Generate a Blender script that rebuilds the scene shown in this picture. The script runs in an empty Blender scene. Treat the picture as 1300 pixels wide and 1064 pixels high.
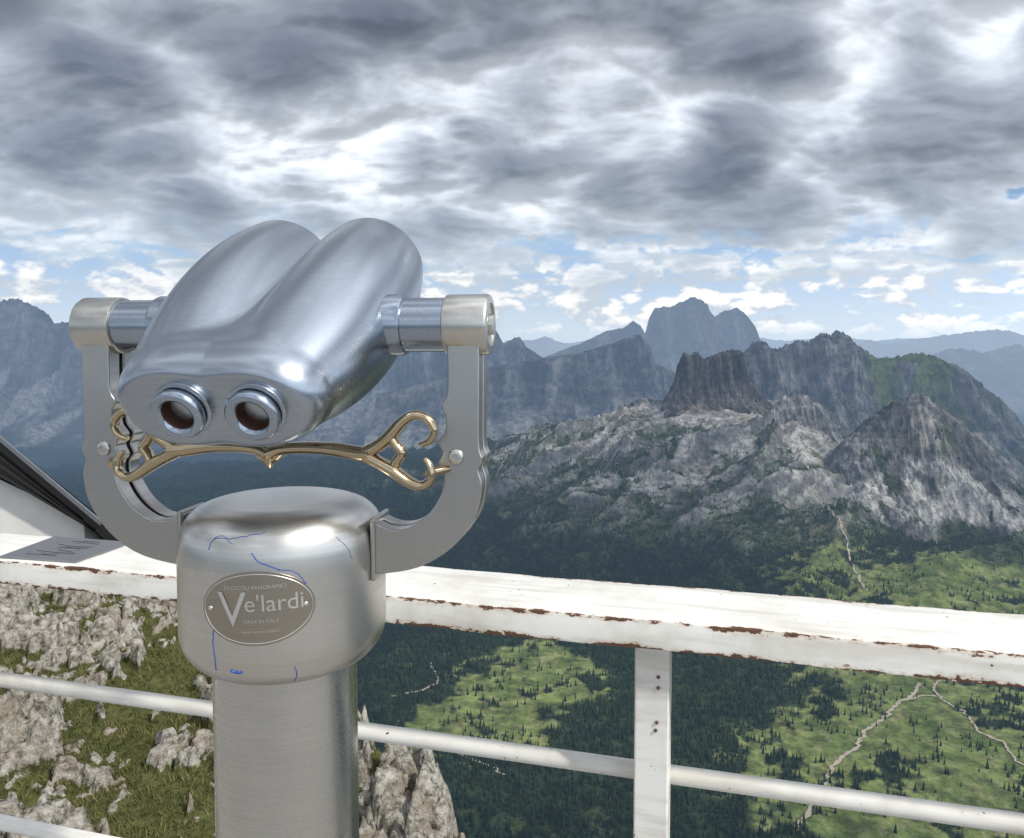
import bpy, bmesh, math, random
import numpy as np
from mathutils import Vector, Matrix
random.seed(3); rng=np.random.default_rng(7)
R=math.radians
scene=bpy.context.scene
CAMZ=1.6
PITCH=R(3.2); CA,SA=math.cos(PITCH),math.sin(PITCH)
def sight(px,py):
    """theodolite reading -> (x/y, z/y) slopes from the lookout"""
    X=(px-650)/1020.; Z=(487-py)/1020.
    yy=CA+SA*Z; zz=-SA+CA*Z
    return X/yy, zz/yy

# ------------------------------------------------------------------ noise
def _h(i,j,seed):
    n=(i*374761393+j*668265263+seed*974711)&0xffffffff
    n=((n^(n>>13))*1274126177)&0xffffffff
    return (n^(n>>16))&0xffffffff
def gnoise(x,y,seed=0):
    xi=np.floor(x).astype(np.int64); yi=np.floor(y).astype(np.int64)
    fx=x-xi; fy=y-yi
    u=fx*fx*fx*(fx*(fx*6-15)+10); v=fy*fy*fy*(fy*(fy*6-15)+10)
    def g(i,j,dx,dy):
        a=_h(i,j,seed)*(2*np.pi/4294967296.)
        return np.cos(a)*dx+np.sin(a)*dy
    a=g(xi,yi,fx,fy); b=g(xi+1,yi,fx-1,fy); c=g(xi,yi+1,fx,fy-1); d=g(xi+1,yi+1,fx-1,fy-1)
    return ((a+(b-a)*u)*(1-v)+(c+(d-c)*u)*v)*1.5
def fbm(x,y,o=6,seed=0,g=.5):
    s=0;a=1;t=0
    for k in range(o):
        s=s+a*gnoise(x,y,seed+k*17); t+=a; a*=g; x=x*2.03+11.3; y=y*2.03-7.1
    return s/t
def billow(x,y,o=6,seed=0,g=.5,soft=0.):
    s=0;a=1;t=0
    for k in range(o):
        s=s+a*np.sqrt(gnoise(x,y,seed+k*17)**2+soft); t+=a; a*=g; x,y=x*1.7+y*1.2+11.3,y*1.7-x*1.2-7.1
    return s/t
def ridged(x,y,o=6,seed=0,g=.55):
    s=0;a=1;t=0;w=1
    for k in range(o):
        n=1-np.abs(gnoise(x,y,seed+k*17))*1.6; n=np.clip(n,0,1)**2
        s=s+a*n*w; w=np.clip(n*1.6,0,1); t+=a; a*=g; x=x*2.07+3.3; y=y*2.07-5.1
    return s/t
def worley(x,y,seed=0):
    xi=np.floor(x).astype(np.int64); yi=np.floor(y).astype(np.int64)
    f1=np.full(x.shape,9.);f2=np.full(x.shape,9.);idv=np.zeros(x.shape)
    for dx in(-1,0,1):
        for dy in(-1,0,1):
            i=xi+dx;j=yi+dy
            hx=_h(i,j,seed)/4294967296.;hy=_h(i,j,seed+5)/4294967296.
            d=np.hypot(i+hx-x,j+hy-y)
            c=d<f1
            f2=np.where(c,f1,np.minimum(f2,d)); idv=np.where(c,_h(i,j,seed+9)/4294967296.,idv); f1=np.where(c,d,f1)
    return f1,f2,idv
def sst(a,b,x):
    t=np.clip((x-a)/(b-a),0,1); return t*t*(3-2*t)

# ------------------------------------------------------------------ mesh helpers
def link(o): scene.collection.objects.link(o); return o
def mesh_np(name,V,F,mat,smooth=True,attrs=None,cols=None):
    V=np.asarray(V,dtype=np.float32); F=np.asarray(F,dtype=np.int32); k=F.shape[1]
    me=bpy.data.meshes.new(name)
    me.vertices.add(len(V)); me.vertices.foreach_set('co',V.ravel())
    me.loops.add(F.size); me.loops.foreach_set('vertex_index',F.ravel())
    me.polygons.add(len(F)); me.polygons.foreach_set('loop_start',np.arange(0,F.size,k,dtype=np.int32))
    me.polygons.foreach_set('loop_total',np.full(len(F),k,dtype=np.int32))
    me.polygons.foreach_set('use_smooth',np.full(len(F),smooth))
    if attrs:
        for n,a in attrs.items():
            at=me.attributes.new(n,'FLOAT','POINT'); at.data.foreach_set('value',np.asarray(a,dtype=np.float32).ravel())
    if cols:
        for n,a in cols.items():
            at=me.attributes.new(n,'FLOAT_VECTOR','POINT'); at.data.foreach_set('vector',np.asarray(a,dtype=np.float32).ravel())
    me.update(); me.validate()
    me.materials.append(mat)
    return link(bpy.data.objects.new(name,me))
def grid_faces(r,c):
    i=np.arange(r-1)[:,None]*c+np.arange(c-1)[None,:]
    return np.stack([i,i+1,i+c+1,i+c],-1).reshape(-1,4)
def grid_mesh(name,X,Y,Z,mat,attrs=None,smooth=True,cols=None):
    return mesh_np(name,np.stack([X,Y,Z],-1).reshape(-1,3),grid_faces(*X.shape),mat,smooth,attrs,cols)
def pymesh(name,verts,faces,mat,smooth=True,bevel=0,parent=None,seg=3,autosm=None):
    me=bpy.data.meshes.new(name); me.from_pydata(verts,[],faces); me.materials.append(mat)
    bm=bmesh.new(); bm.from_mesh(me); bmesh.ops.recalc_face_normals(bm,faces=bm.faces); bm.to_mesh(me); bm.free()
    for p in me.polygons: p.use_smooth=smooth
    o=link(bpy.data.objects.new(name,me))
    if bevel:
        m=o.modifiers.new('b','BEVEL'); m.width=bevel; m.segments=seg; m.limit_method='ANGLE'; m.angle_limit=R(40)
        m.harden_normals=True
    if smooth and autosm is not None:
        me.set_sharp_from_angle(angle=R(autosm))
    if parent: o.parent=parent
    return o
def box(name,x0,x1,y0,y1,z0,z1,mat,bevel=0,parent=None):
    v=[(x,y,z) for x in(x0,x1) for y in(y0,y1) for z in(z0,z1)]
    f=[(0,1,3,2),(4,6,7,5),(0,4,5,1),(2,3,7,6),(0,2,6,4),(1,5,7,3)]
    return pymesh(name,v,f,mat,bevel>0,bevel,parent)
def revolve(name,prof,mat,M=Matrix(),n=96,parent=None,autosm=35):
    V=[];F=[]
    m=len(prof)
    for k in range(n):
        a=2*math.pi*k/n
        for r,z in prof: V.append(tuple(M@Vector((max(r,1e-5)*math.cos(a),max(r,1e-5)*math.sin(a),z))))
    for k in range(n):
        for j in range(m-1):
            F.append((k*m+j,((k+1)%n)*m+j,((k+1)%n)*m+j+1,k*m+j+1))
    return pymesh(name,V,F,mat,True,0,parent,autosm=autosm)
def catmull(P,n=8,closed=False):
    P=[np.array(p,float) for p in P]; out=[]; N=len(P)
    rngk=range(N if closed else N-1)
    for i in rngk:
        if closed: p0,p1,p2,p3=P[i-1],P[i],P[(i+1)%N],P[(i+2)%N]
        else: p0,p1,p2,p3=P[max(i-1,0)],P[i],P[i+1],P[min(i+2,N-1)]
        for k in range(n):
            t=k/n
            out.append(.5*((2*p1)+(-p0+p2)*t+(2*p0-5*p1+4*p2-p3)*t*t+(-p0+3*p1-3*p2+p3)*t**3))
    if not closed: out.append(P[-1])
    return out
def tube(name,pts,rad,mat,parent=None,n=14,flat=1.0,smoothn=6,closed=False,rads=None):
    P=catmull(pts,smoothn,closed) if smoothn>1 else [np.array(p,float) for p in pts]
    if rads is not None: rr=np.interp(np.linspace(0,1,len(P)),np.linspace(0,1,len(rads)),rads)
    else: rr=[rad]*len(P)
    V=[];F=[];N=len(P)
    up=None
    for i,p in enumerate(P):
        if closed: t=P[(i+1)%N]-P[i-1]
        else: t=P[min(i+1,N-1)]-P[max(i-1,0)]
        t=t/ (np.linalg.norm(t)+1e-9)
        if up is None:
            up=np.array([0,1.,0]) if abs(t[1])<.9 else np.array([0,0,1.])
        a=np.cross(t,up); a/=np.linalg.norm(a); b=np.cross(a,t); up=b
        for k in range(n):
            q=2*math.pi*k/n
            V.append(tuple(p+a*math.cos(q)*rr[i]+b*math.sin(q)*rr[i]*flat))
    for i in range(N if closed else N-1):
        j=(i+1)%N
        for k in range(n): F.append((i*n+k,i*n+(k+1)%n,j*n+(k+1)%n,j*n+k))
    if not closed: F.append(tuple(range(n))[::-1]); F.append(tuple((N-1)*n+k for k in range(n)))
    return pymesh(name,V,F,mat,True,0,parent,autosm=50)

# ------------------------------------------------------------------ material helpers
class NT:
    def __init__(s,tree): s.t=tree
    def n(s,typ,**kw):
        nd=s.t.nodes.new(typ)
        ins=kw.pop('ins',{})
        for k,v in kw.items(): setattr(nd,k,v)
        for k,v in ins.items():
            sk=nd.inputs[k]
            if isinstance(v,bpy.types.NodeSocket): s.t.links.new(v,sk)
            else: sk.default_value=v
        return nd
    def _set(s,sk,v):
        if isinstance(v,bpy.types.NodeSocket): s.t.links.new(v,sk)
        else: sk.default_value=v
    def m(s,op,a,b=None,c=None,clamp=False):
        nd=s.t.nodes.new('ShaderNodeMath'); nd.operation=op; nd.use_clamp=clamp
        for i,v in enumerate((a,b,c)):
            if v is not None: s._set(nd.inputs[i],v)
        return nd.outputs[0]
    def vm(s,op,a,b=None):
        nd=s.t.nodes.new('ShaderNodeVectorMath'); nd.operation=op
        for i,v in enumerate((a,b)):
            if v is not None: s._set(nd.inputs[i],v)
        return nd.outputs['Value'] if op in('LENGTH','DOT_PRODUCT','DISTANCE') else nd.outputs[0]
    def noise(s,vec,scale,detail=6,rough=.55,dist=0,lac=2.0):
        return s.n('ShaderNodeTexNoise',ins={'Vector':vec,'Scale':scale,'Detail':detail,'Roughness':rough,'Distortion':dist,'Lacunarity':lac}).outputs[0]
    def ss(s,x,a,b,lo=0.,hi=1.):
        nd=s.t.nodes.new('ShaderNodeMapRange'); nd.interpolation_type='SMOOTHSTEP'
        for i,v in enumerate((x,a,b,lo,hi)): s._set(nd.inputs[i],v)
        return nd.outputs[0]
    def mix(s,f,a,b,bt='MIX'):
        nd=s.t.nodes.new('ShaderNodeMix'); nd.data_type='RGBA'; nd.blend_type=bt
        for sk,v in((nd.inputs[0],f),(nd.inputs[6],a),(nd.inputs[7],b)):
            if isinstance(v,bpy.types.NodeSocket): s.t.links.new(v,sk)
            else: sk.default_value=(tuple(v)+(1,) if not isinstance(v,(float,int)) and len(v)==3 else v)
        return nd.outputs[2]
    def ramp(s,x,stops):
        nd=s.t.nodes.new('ShaderNodeValToRGB'); e=nd.color_ramp.elements
        while len(e)<len(stops): e.new(.5)
        for el,(p,c) in zip(e,stops): el.position=p; el.color=(*c,1)
        s.t.links.new(x,nd.inputs[0]); return nd.outputs[0]
    def link(s,a,b): s.t.links.new(a,b)
def newmat(name):
    m=bpy.data.materials.new(name); m.use_nodes=True; m.node_tree.nodes.clear()
    return m,NT(m.node_tree)
def finish(m,nt,sh): 
    o=nt.n('ShaderNodeOutputMaterial'); nt.link(sh,o.inputs[0]); return m
def princ(nt,**ins):
    d={k.replace('_',' '):(v if not(isinstance(v,tuple) and len(v)==3) else (*v,1)) for k,v in ins.items()}
    return nt.n('ShaderNodeBsdfPrincipled',ins=d)
def bumpn(nt,h,strength=.3,dist=.01,):
    return nt.n('ShaderNodeBump',ins={'Height':h,'Strength':strength,'Distance':dist}).outputs[0]
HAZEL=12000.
def haze(nt,sh,L=HAZEL):  # painted aerial haze: bluish emission mixed in by distance from the origin
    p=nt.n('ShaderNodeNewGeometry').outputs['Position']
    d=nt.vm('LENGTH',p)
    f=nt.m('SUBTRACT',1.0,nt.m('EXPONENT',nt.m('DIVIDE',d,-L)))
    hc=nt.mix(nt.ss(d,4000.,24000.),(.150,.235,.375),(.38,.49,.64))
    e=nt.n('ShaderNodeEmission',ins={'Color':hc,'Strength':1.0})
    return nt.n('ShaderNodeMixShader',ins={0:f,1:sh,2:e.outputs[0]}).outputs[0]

def steel(name,col,rough=.27,brush='z',amp=.35,scl=1.0):
    m,nt=newmat(name)
    tc=nt.n('ShaderNodeTexCoord').outputs['Object']
    mp=nt.n('ShaderNodeMapping',ins={'Vector':tc})
    mp.inputs['Scale'].default_value={'z':(3,3,420),'x':(3,300,300),'y':(260,6,260),'n':(20,20,20)}[brush]
    f=nt.noise(mp.outputs[0],scl,3,.6)
    cl=nt.noise(tc,9.,5,.6)
    rg=nt.m('ADD',nt.m('MULTIPLY',f,.12),nt.m('MULTIPLY',cl,.14))
    rg=nt.m('ADD',rg,rough-.13)
    c=nt.mix(nt.m('MULTIPLY',nt.ss(cl,.35,.7),.35),col,tuple(x*.72 for x in col))
    c=nt.mix(nt.m('MULTIPLY',nt.ss(f,.35,.65),.16),c,tuple(x*.55 for x in col))
    b=bumpn(nt,f,amp*.25,.0006)
    return finish(m,nt,princ(nt,Base_Color=c,Metallic=1.0,Roughness=rg,Normal=b).outputs[0])
M_drum=steel('brushed_steel_drum',(.61,.59,.55),.31,'z',.45)
M_pole=steel('brushed_steel_pole',(.56,.55,.52),.28,'z',.35)
M_body=steel('satin_steel_body',(.40,.44,.495),.29,'x',.3)  # bluish base tint stands in for the reflected sky
M_arm=steel('steel_arm',(.47,.45,.42),.32,'y',.3)
M_boss=steel('steel_boss',(.60,.58,.53),.30,'y',.35)
M_axle=steel('steel_axle',(.38,.43,.50),.24,'y',.25)
M_bronze=steel('polished_bronze',(.50,.40,.26),.18,'n',.3)
M_plaque=steel('plaque_metal',(.38,.34,.28),.33,'z',.3)
M_engr=steel('engraving',(.74,.72,.68),.35,'n',.1)
def simple(name,col,rough=.5,metal=0.,**k):
    m,nt=newmat(name); tc=nt.n('ShaderNodeTexCoord').outputs['Object']
    n=nt.noise(tc,k.get('ns',12.),5,.6)
    c=nt.mix(n,tuple(x*.75 for x in col),tuple(min(1,x*1.2) for x in col))
    return finish(m,nt,princ(nt,Base_Color=c,Metallic=metal,Roughness=rough).outputs[0])
M_black=simple('black_rubber',(.012,.012,.013),.45)
M_copper=simple('copper_cone',(.09,.045,.03),.4,.6)
M_blue=simple('blue_marker',(.02,.07,.30),.5)
M_darktxt=simple('dark_engraving',(.06,.055,.05),.5)
m,nt=newmat('coated_lens'); M_lens=finish(m,nt,princ(nt,Base_Color=(.28,.04,.012),Roughness=.25).outputs[0])

def paint(name,chips=True,w=.215):
    m,nt=newmat(name)
    tc=nt.n('ShaderNodeTexCoord').outputs['Object']
    sp=nt.n('ShaderNodeSeparateXYZ',ins={0:tc})
    y,z=sp.outputs[1],sp.outputs[2]
    grime=nt.noise(tc,5.,6,.65); fine=nt.noise(tc,60.,5,.65); st=nt.noise(nt.n('ShaderNodeMapping',ins={'Vector':tc,'Scale':(1.5,14,14)}).outputs[0],2.,5,.6)
    c=nt.mix(nt.ss(grime,.42,.75),(.73,.715,.67),(.54,.52,.46))
    c=nt.mix(nt.m('MULTIPLY',nt.ss(st,.46,.70),.55),c,(.42,.39,.33))
    big=nt.noise(tc,7.,3,.5); ed=nt.noise(nt.n('ShaderNodeMapping',ins={'Vector':tc,'Scale':(1,2.2,2.2)}).outputs[0],38.,5,.65)
    if chips:
        de=nt.m('MINIMUM',nt.m('ABSOLUTE',y),nt.m('ABSOLUTE',nt.m('SUBTRACT',y,w)))
        dz=nt.m('MINIMUM',nt.m('ABSOLUTE',z),nt.m('ABSOLUTE',nt.m('ADD',z,.052)))
        onf=nt.m('GREATER_THAN',de,.0025)
        dist=nt.m('ADD',nt.m('MULTIPLY',onf,de),nt.m('MULTIPLY',nt.m('SUBTRACT',1.,onf),dz))
        val=nt.m('SUBTRACT',nt.m('ADD',nt.m('MULTIPLY',ed,1.0),nt.m('MULTIPLY',big,.85)),nt.m('MULTIPLY',nt.m('MINIMUM',dist,.03),26.0))
        mask=nt.ss(val,.86,.88)
        rim=nt.ss(val,.70,.88)
    else:
        val=nt.m('ADD',nt.m('MULTIPLY',ed,1.0),nt.m('MULTIPLY',big,.5)); mask=nt.ss(val,1.03,1.05); rim=nt.ss(val,.98,1.05)
    spots=nt.ss(nt.noise(tc,75.,3,.5),.70,.72); spots=nt.m('MULTIPLY',spots,nt.ss(big,.46,.58))
    mask=nt.m('MAXIMUM',mask,spots)
    c=nt.mix(nt.m('MULTIPLY',rim,.45),c,(.40,.25,.13))
    rust=nt.mix(fine,(.05,.022,.012),(.13,.06,.03))
    c=nt.mix(mask,c,rust)
    h=nt.m('SUBTRACT',nt.m('MULTIPLY',fine,.15),mask)
    return finish(m,nt,princ(nt,Base_Color=c,Roughness=nt.ss(mask,0.,1.,.42,.85),Normal=bumpn(nt,h,.5,.0012)).outputs[0])
M_paint=paint('chipped_white_paint'); M_paint2=paint('white_paint',False)

# ------------------------------------------------------------------ terrain material
def terrain_mat(name,scale=1.,tint=(1,1,1),bd=13.):
    m,nt=newmat(name)
    g=nt.n('ShaderNodeNewGeometry'); pos=g.outputs['Position']
    base=nt.n('ShaderNodeAttribute',attribute_name='base').outputs['Vector']
    veg=nt.n('ShaderNodeAttribute',attribute_name='veg').outputs['Fac']
    nz=nt.n('ShaderNodeSeparateXYZ',ins={0:g.outputs['Normal']}).outputs[2]
    n2=nt.noise(pos,.030/scale,5,.72)
    vert=nt.noise(nt.n('ShaderNodeMapping',ins={'Vector':pos,'Scale':(1.,1.,.2)}).outputs[0],.045/scale,4,.7)
    v=nt.m('ADD',nt.m('MULTIPLY',n2,.75),nt.m('MULTIPLY',vert,.25))
    k=nt.ss(v,.36,.64,.50,1.50)
    c=nt.vm('MULTIPLY',base,nt.n('ShaderNodeCombineXYZ',ins={0:k,1:k,2:k}).outputs[0])
    c=nt.vm('MULTIPLY',c,tint)
    shr=nt.mix(nt.ss(n2,.42,.6),(.060,.078,.028),(.018,.029,.012))
    th=nt.m('SUBTRACT',.78,nt.m('MULTIPLY',veg,.46))
    vm=nt.m('MULTIPLY',nt.ss(nt.m('SUBTRACT',n2,th),-.02,.025),nt.ss(nz,.35,.60))
    c=nt.mix(vm,c,shr)
    b=bumpn(nt,v,.85,bd*scale)
    d=nt.n('ShaderNodeBsdfDiffuse',ins={'Color':c,'Roughness':.6,'Normal':b}).outputs[0]
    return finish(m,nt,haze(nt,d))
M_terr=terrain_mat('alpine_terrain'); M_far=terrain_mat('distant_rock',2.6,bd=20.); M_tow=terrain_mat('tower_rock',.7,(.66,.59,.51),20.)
def vcolmat(name):
    m,nt=newmat(name); b=nt.n('ShaderNodeAttribute',attribute_name='base').outputs['Vector']
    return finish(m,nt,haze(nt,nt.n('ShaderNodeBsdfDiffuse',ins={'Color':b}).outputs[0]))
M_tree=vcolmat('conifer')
m,nt=newmat('gravel_path'); pos=nt.n('ShaderNodeNewGeometry').outputs['Position']
c=nt.mix(nt.noise(pos,.1,4,.6),(.24,.20,.15),(.42,.37,.30))
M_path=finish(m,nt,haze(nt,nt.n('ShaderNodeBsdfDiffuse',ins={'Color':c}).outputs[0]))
def lerp(a,b,t): return a+(b-a)*t[...,None]
C=lambda *a: np.array(a,float)
def rockcol(x,y,z,s=1.,seed=0):
    n=fbm(x/(140*s),y/(140*s),5,seed+201,.6); st=fbm((x+y)*.0012/s,z/(22*s),4,seed+207,.6)
    t=np.clip(.46+n*1.15+st*.7,0,1)
    c=lerp(C(.105,.103,.10)*np.ones(x.shape+(3,)),C(.325,.315,.29),t)
    w=sst(.1,.4,fbm(x/(260*s),y/(260*s),4,seed+211)); return lerp(c,C(.26,.225,.18),w*.5)

# ------------------------------------------------------------------ mid terrain
CT=[(120,-105.),(400,-430.),(750,-610.),(1000,-655.),(1500,-658.),
(1800,[(-300,800),(500,802),(650,800),(900,792),(1100,780),(1300,785),(1600,800)]),
(2200,[(-300,745),(500,735),(700,722),(900,706),(1100,690),(1300,695),(1600,720)]),
(2600,[(-300,705),(0,700),(500,686),(620,662),(800,638),(1000,618),(1090,632),(1150,648),(1230,650),(1300,662),(1600,690)]),
(2900,[(-300,690),(0,680),(500,650),(620,618),(800,590),(1000,565),(1080,590),(1110,600),(1150,600),(1200,610),(1260,625),(1300,640),(1600,670)]),
(3150,[(-300,675),(0,665),(500,630),(620,598),(800,562),(900,545),(1000,538),(1060,560),(1110,580),(1150,585),(1190,590),(1230,600),(1300,630),(1600,650)]),
(3450,[(-300,660),(0,650),(500,612),(620,582),(700,556),(800,530),(900,510),(950,512),(1000,515),(1040,520),(1080,545),(1150,565),(1300,625),(1600,640)]),
(3800,[(-300,650),(0,640),(500,600),(620,568),(700,542),(800,515),(860,500),(950,504),(1000,516),(1050,535),(1300,640),(1600,640)]),
(4200,[(-300,640),(0,630),(500,590),(620,562),(800,532),(900,522),(1000,535),(1100,560),(1300,640),(1600,640)]),
(5200,[(-300,615),(0,610),(500,578),(620,565),(800,562),(1000,572),(1300,620),(1600,620)]),
(6800,-1100.)]
NC,NR=1200,820
U=np.linspace(-1.0,1.0,NC); D=np.geomspace(120,6800,NR)
zc=[]
for d,r in CT:
    if isinstance(r,float): zc.append(np.full(NC,r))
    else:
        uv=[sight(*p) for p in r]; zc.append(np.interp(U,[a for a,b in uv],[b for a,b in uv])*d)
zc=np.array(zc); cd=[c[0] for c in CT]
idx=np.clip(np.searchsorted(cd,D)-1,0,len(cd)-2)
tt=np.clip((D-np.array(cd)[idx])/(np.array(cd)[idx+1]-np.array(cd)[idx]),0,1)[:,None]
Z=zc[idx]*(1-tt)+zc[idx+1]*tt
k=np.exp(-np.linspace(-2,2,15)**2); k/=k.sum()
Zp=np.pad(Z,((7,7),(0,0)),'edge'); Z=sum(k[i]*Zp[i:i+NR] for i in range(15))
Yg=np.repeat(D[:,None],NC,1); Xg=Yg*U[None,:]
wx=Xg+110*fbm(Xg/420,Yg/420,4,5); wy=Yg+110*fbm(Xg/420,Yg/420,4,9)
amp=np.interp(D,[120,700,900,1700,2100,2500,3100,4200,6800],[60,25,7,9,40,85,95,70,200])[:,None]
lobe=np.interp(U,[-1,-.25,0,1],[.55,.65,.9,1.])[None,:]
ra_,rb_=wx*.8+wy*.6,-wx*.6+wy*.8      # strata run diagonally: long ribs
rg=ridged(ra_/780,rb_/330,8,3,.50)
ribs=ridged(ra_/260,rb_/70,5,43,.55)
rocky=sst(-640,-520,Z)
Z=Z+amp*lobe*((rg-.42)*1.5+.22*(ribs-.4)*rocky)+amp*.08*fbm(wx/40,wy/40,4,31,.6)+1.2*fbm(Xg/25,Yg/25,3,51)
def blob(x,y,L):
    m=np.full_like(x,-1.)
    for cx,cy,rx,ry,rot in L:
        c,s=math.cos(R(rot)),math.sin(R(rot)); dx=x-cx;dy=y-cy
        q=np.hypot((dx*c+dy*s)/rx,(-dx*s+dy*c)/ry); m=np.maximum(m,1.3-q)
    return m
MEAD=[(40,1540,140,180,0),(-60,1330,130,110,0),(700,1230,340,230,15),(880,1500,300,260,0),(1150,1950,460,260,-10),(560,1090,230,110,0),(-500,1900,200,120,0)]
w1=fbm(Xg/160,Yg/160,5,71); w2=fbm(Xg/45,Yg/45,4,77); w3=fbm(Xg/14,Yg/14,3,79)
md=sst(.18,.36,blob(Xg,Yg,MEAD)+.75*w1+.40*w2)
fo=(1-md)*sst(-.22,-.12,w1+.6*w2+ sst(-520,-650,Z)*.55-.22)
fo=fo*sst(-520,-600,Z+110*w1+90*w2)
fo=np.maximum(fo, sst(.17,.30,w1+.5*w2)*sst(-540,-600,Z)*(Yg<2600))
md=md*(1-fo)
rk=sst(-640,-520,Z+110*w1+60*w2)
gy,gx=np.gradient(Z); slope=np.hypot(gy/np.gradient(D)[:,None],gx/(Yg*(U[1]-U[0])))
scr=sst(.0,.2,fbm(wx/180,wy/180,4,91))*sst(.30,.5,slope)*sst(1.1,.8,slope)*sst(-580,-480,Z)
scr=np.maximum(scr,sst(.2,.5,blob(Xg,Yg,[(1090,3560,130,190,0),(930,3600,80,120,0),(1180,2560,90,110,0)])+.3*fbm(Xg/80,Yg/80,4,95)))
base=rockcol(wx,wy,Z)*(.72+.50*sst(.25,.6,ribs))[...,None]
base=lerp(base,C(.34,.328,.30),scr)
base=lerp(base,C(.11,.108,.105),sst(.8,1.5,slope)*.6)
gcol=lerp(np.ones(Xg.shape+(3,))*C(.046,.062,.024),C(.105,.118,.042),sst(-.3,.4,w2+w3*.5))
# alpine turf creeping between the karst ribs
patch=sst(-.04,.12,fbm(ra_/260,rb_/110,6,83,.62)+.35*w2-np.interp(Z,[-620,-480,-300],[-.40,-.18,.04]))*(1-scr)*sst(1.2,.7,slope)
green=np.maximum((1-rk)*(1-scr),patch*.85)
base=lerp(base,gcol,green*.92)
mcol=lerp(np.ones(Xg.shape+(3,))*C(.080,.110,.032),C(.160,.185,.062),sst(-.35,.35,w1+.5*w2))
mcol=lerp(mcol,C(.22,.195,.12),sst(.10,.5,w3+.5*w2)*.55)
base=lerp(base,mcol,md); base=lerp(base,C(.024,.038,.017),fo)
veg=np.clip(.10+.75*green,0,1)*(1-scr)*(1-md)*(1-fo)+.16*md
grid_mesh('terrain',Xg,Yg,Z,M_terr,{'veg':veg},cols={'base':base})
lD=np.log(D)
def hgt(x,y,A=None):
    A=Z if A is None else A
    u=(x/y-U[0])/(U[1]-U[0]); v=(np.log(y)-lD[0])/(lD[1]-lD[0])
    i=np.clip(v.astype(int),0,NR-2); j=np.clip(u.astype(int),0,NC-2); fu=np.clip(u-j,0,1); fv=np.clip(v-i,0,1)
    return (A[i,j]*(1-fu)+A[i,j+1]*fu)*(1-fv)+(A[i+1,j]*(1-fu)+A[i+1,j+1]*fu)*fv

# ------------------------------------------------------------------ conifers (one mass)
N=260000
yy=np.sqrt(rng.uniform(850**2,3300**2,N)); xx=yy*rng.uniform(-.8,.8,N)
fz=hgt(xx,yy,fo); zz=hgt(xx,yy); gz_=hgt(xx,yy,green); mz_=hgt(xx,yy,md)
cl=fbm(xx/28,yy/28,3,101); cl2=fbm(xx/120,yy/120,4,105)
keep=(fz*(.75+.8*cl)>rng.uniform(.12,1.0,N))|(rng.uniform(0,1,N)<(.015+.38*sst(.0,.4,cl2+.4*cl)*(.3+gz_)*(1-.6*mz_))*(zz<-440))
keep&=(zz<-410)
keep&=(rng.uniform(0,1,N)<np.interp(yy,[850,2200,3300],[.95,.75,.4]))
xx,yy,zz=xx[keep],yy[keep],zz[keep]; n=len(xx)
hh=rng.uniform(6,16,n)*np.interp(zz,[-640,-460],[1.0,.4]); rr=hh*rng.uniform(.15,.22,n)
ring=5
V=np.zeros((n,ring*2+2,3)); 
ph=rng.uniform(0,6.28,n)
for kx in range(ring):
    a=ph+2*np.pi*kx/ring; jit=rng.uniform(.7,1.25,n)
    V[:,kx]=np.stack([xx+rr*jit*np.cos(a),yy+rr*jit*np.sin(a),zz+hh*.04],-1)
    jit=rng.uniform(.7,1.2,n)
    V[:,ring+kx]=np.stack([xx+rr*.62*jit*np.cos(a+.6),yy+rr*.62*jit*np.sin(a+.6),zz+hh*.42],-1)
V[:,2*ring]=np.stack([xx,yy,zz+hh*.72],-1); V[:,2*ring+1]=np.stack([xx,yy,zz+hh],-1)
F=[]
for kx in range(ring):
    F.append((kx,(kx+1)%ring,2*ring)); F.append((ring+kx,ring+(kx+1)%ring,2*ring+1))
F=np.array(F)[None]+(np.arange(n)*(2*ring+2))[:,None,None]
tv=np.clip(.45+.6*fbm(xx/90,yy/90,4,111)+rng.normal(0,.22,n),0,1)
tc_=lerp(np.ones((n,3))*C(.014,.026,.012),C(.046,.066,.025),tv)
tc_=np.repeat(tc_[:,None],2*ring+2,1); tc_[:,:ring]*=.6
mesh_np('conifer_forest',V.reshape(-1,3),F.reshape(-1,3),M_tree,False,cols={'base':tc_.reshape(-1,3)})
print('trees',n)

def ground_at(px,py):
    u,s=sight(px,py); d=np.linspace(720,4300,5000)
    zt=hgt(u*d,d); hit=zt>s*d+CAMZ
    if not hit.any(): return None
    i=np.argmax(hit); return u*d[i],d[i]
def path(pts,w,name='dirt_path'):
    G=[g for g in (ground_at(*p) for p in pts) if g is not None]
    G2=[G[0]]
    for g in G[1:]:
        if math.hypot(g[0]-G2[-1][0],g[1]-G2[-1][1])<420: G2.append(g)
    if len(G2)<2: return
    P=catmull(G2,14)
    P=[p+np.array([fbm(np.array([i*.35]),np.array([.5]),3,7)[0]*9,0]) for i,p in enumerate(P)]
    L=[];
    for i,p in enumerate(P):
        t=P[min(i+1,len(P)-1)]-P[max(i-1,0)]; t/=np.linalg.norm(t)+1e-9; nrm=np.array([-t[1],t[0]])
        ww=w*(1+.35*math.sin(i*1.7))
        for s in(-.5,0,.5): L.append(p+nrm*s*ww)
    L=np.array(L); z=hgt(L[:,0],L[:,1])+1.5
    V=np.column_stack([L,z]); F=[]
    for i in range(len(P)-1):
        for k in(0,1): F.append((i*3+k,i*3+k+1,i*3+k+4,i*3+k+3))
    return mesh_np(name,V,F,M_path)
path([(1166,868),(1162,880),(1138,895),(1124,912),(1098,930),(1088,950),(1060,972),(1040,1010),(1010,1060)],6)
path([(1195,862),(1186,876),(1200,892),(1228,908),(1244,930),(1275,944),(1290,965),(1330,1000)],4)
path([(1190,885),(1170,884),(1150,890)],4)
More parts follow.
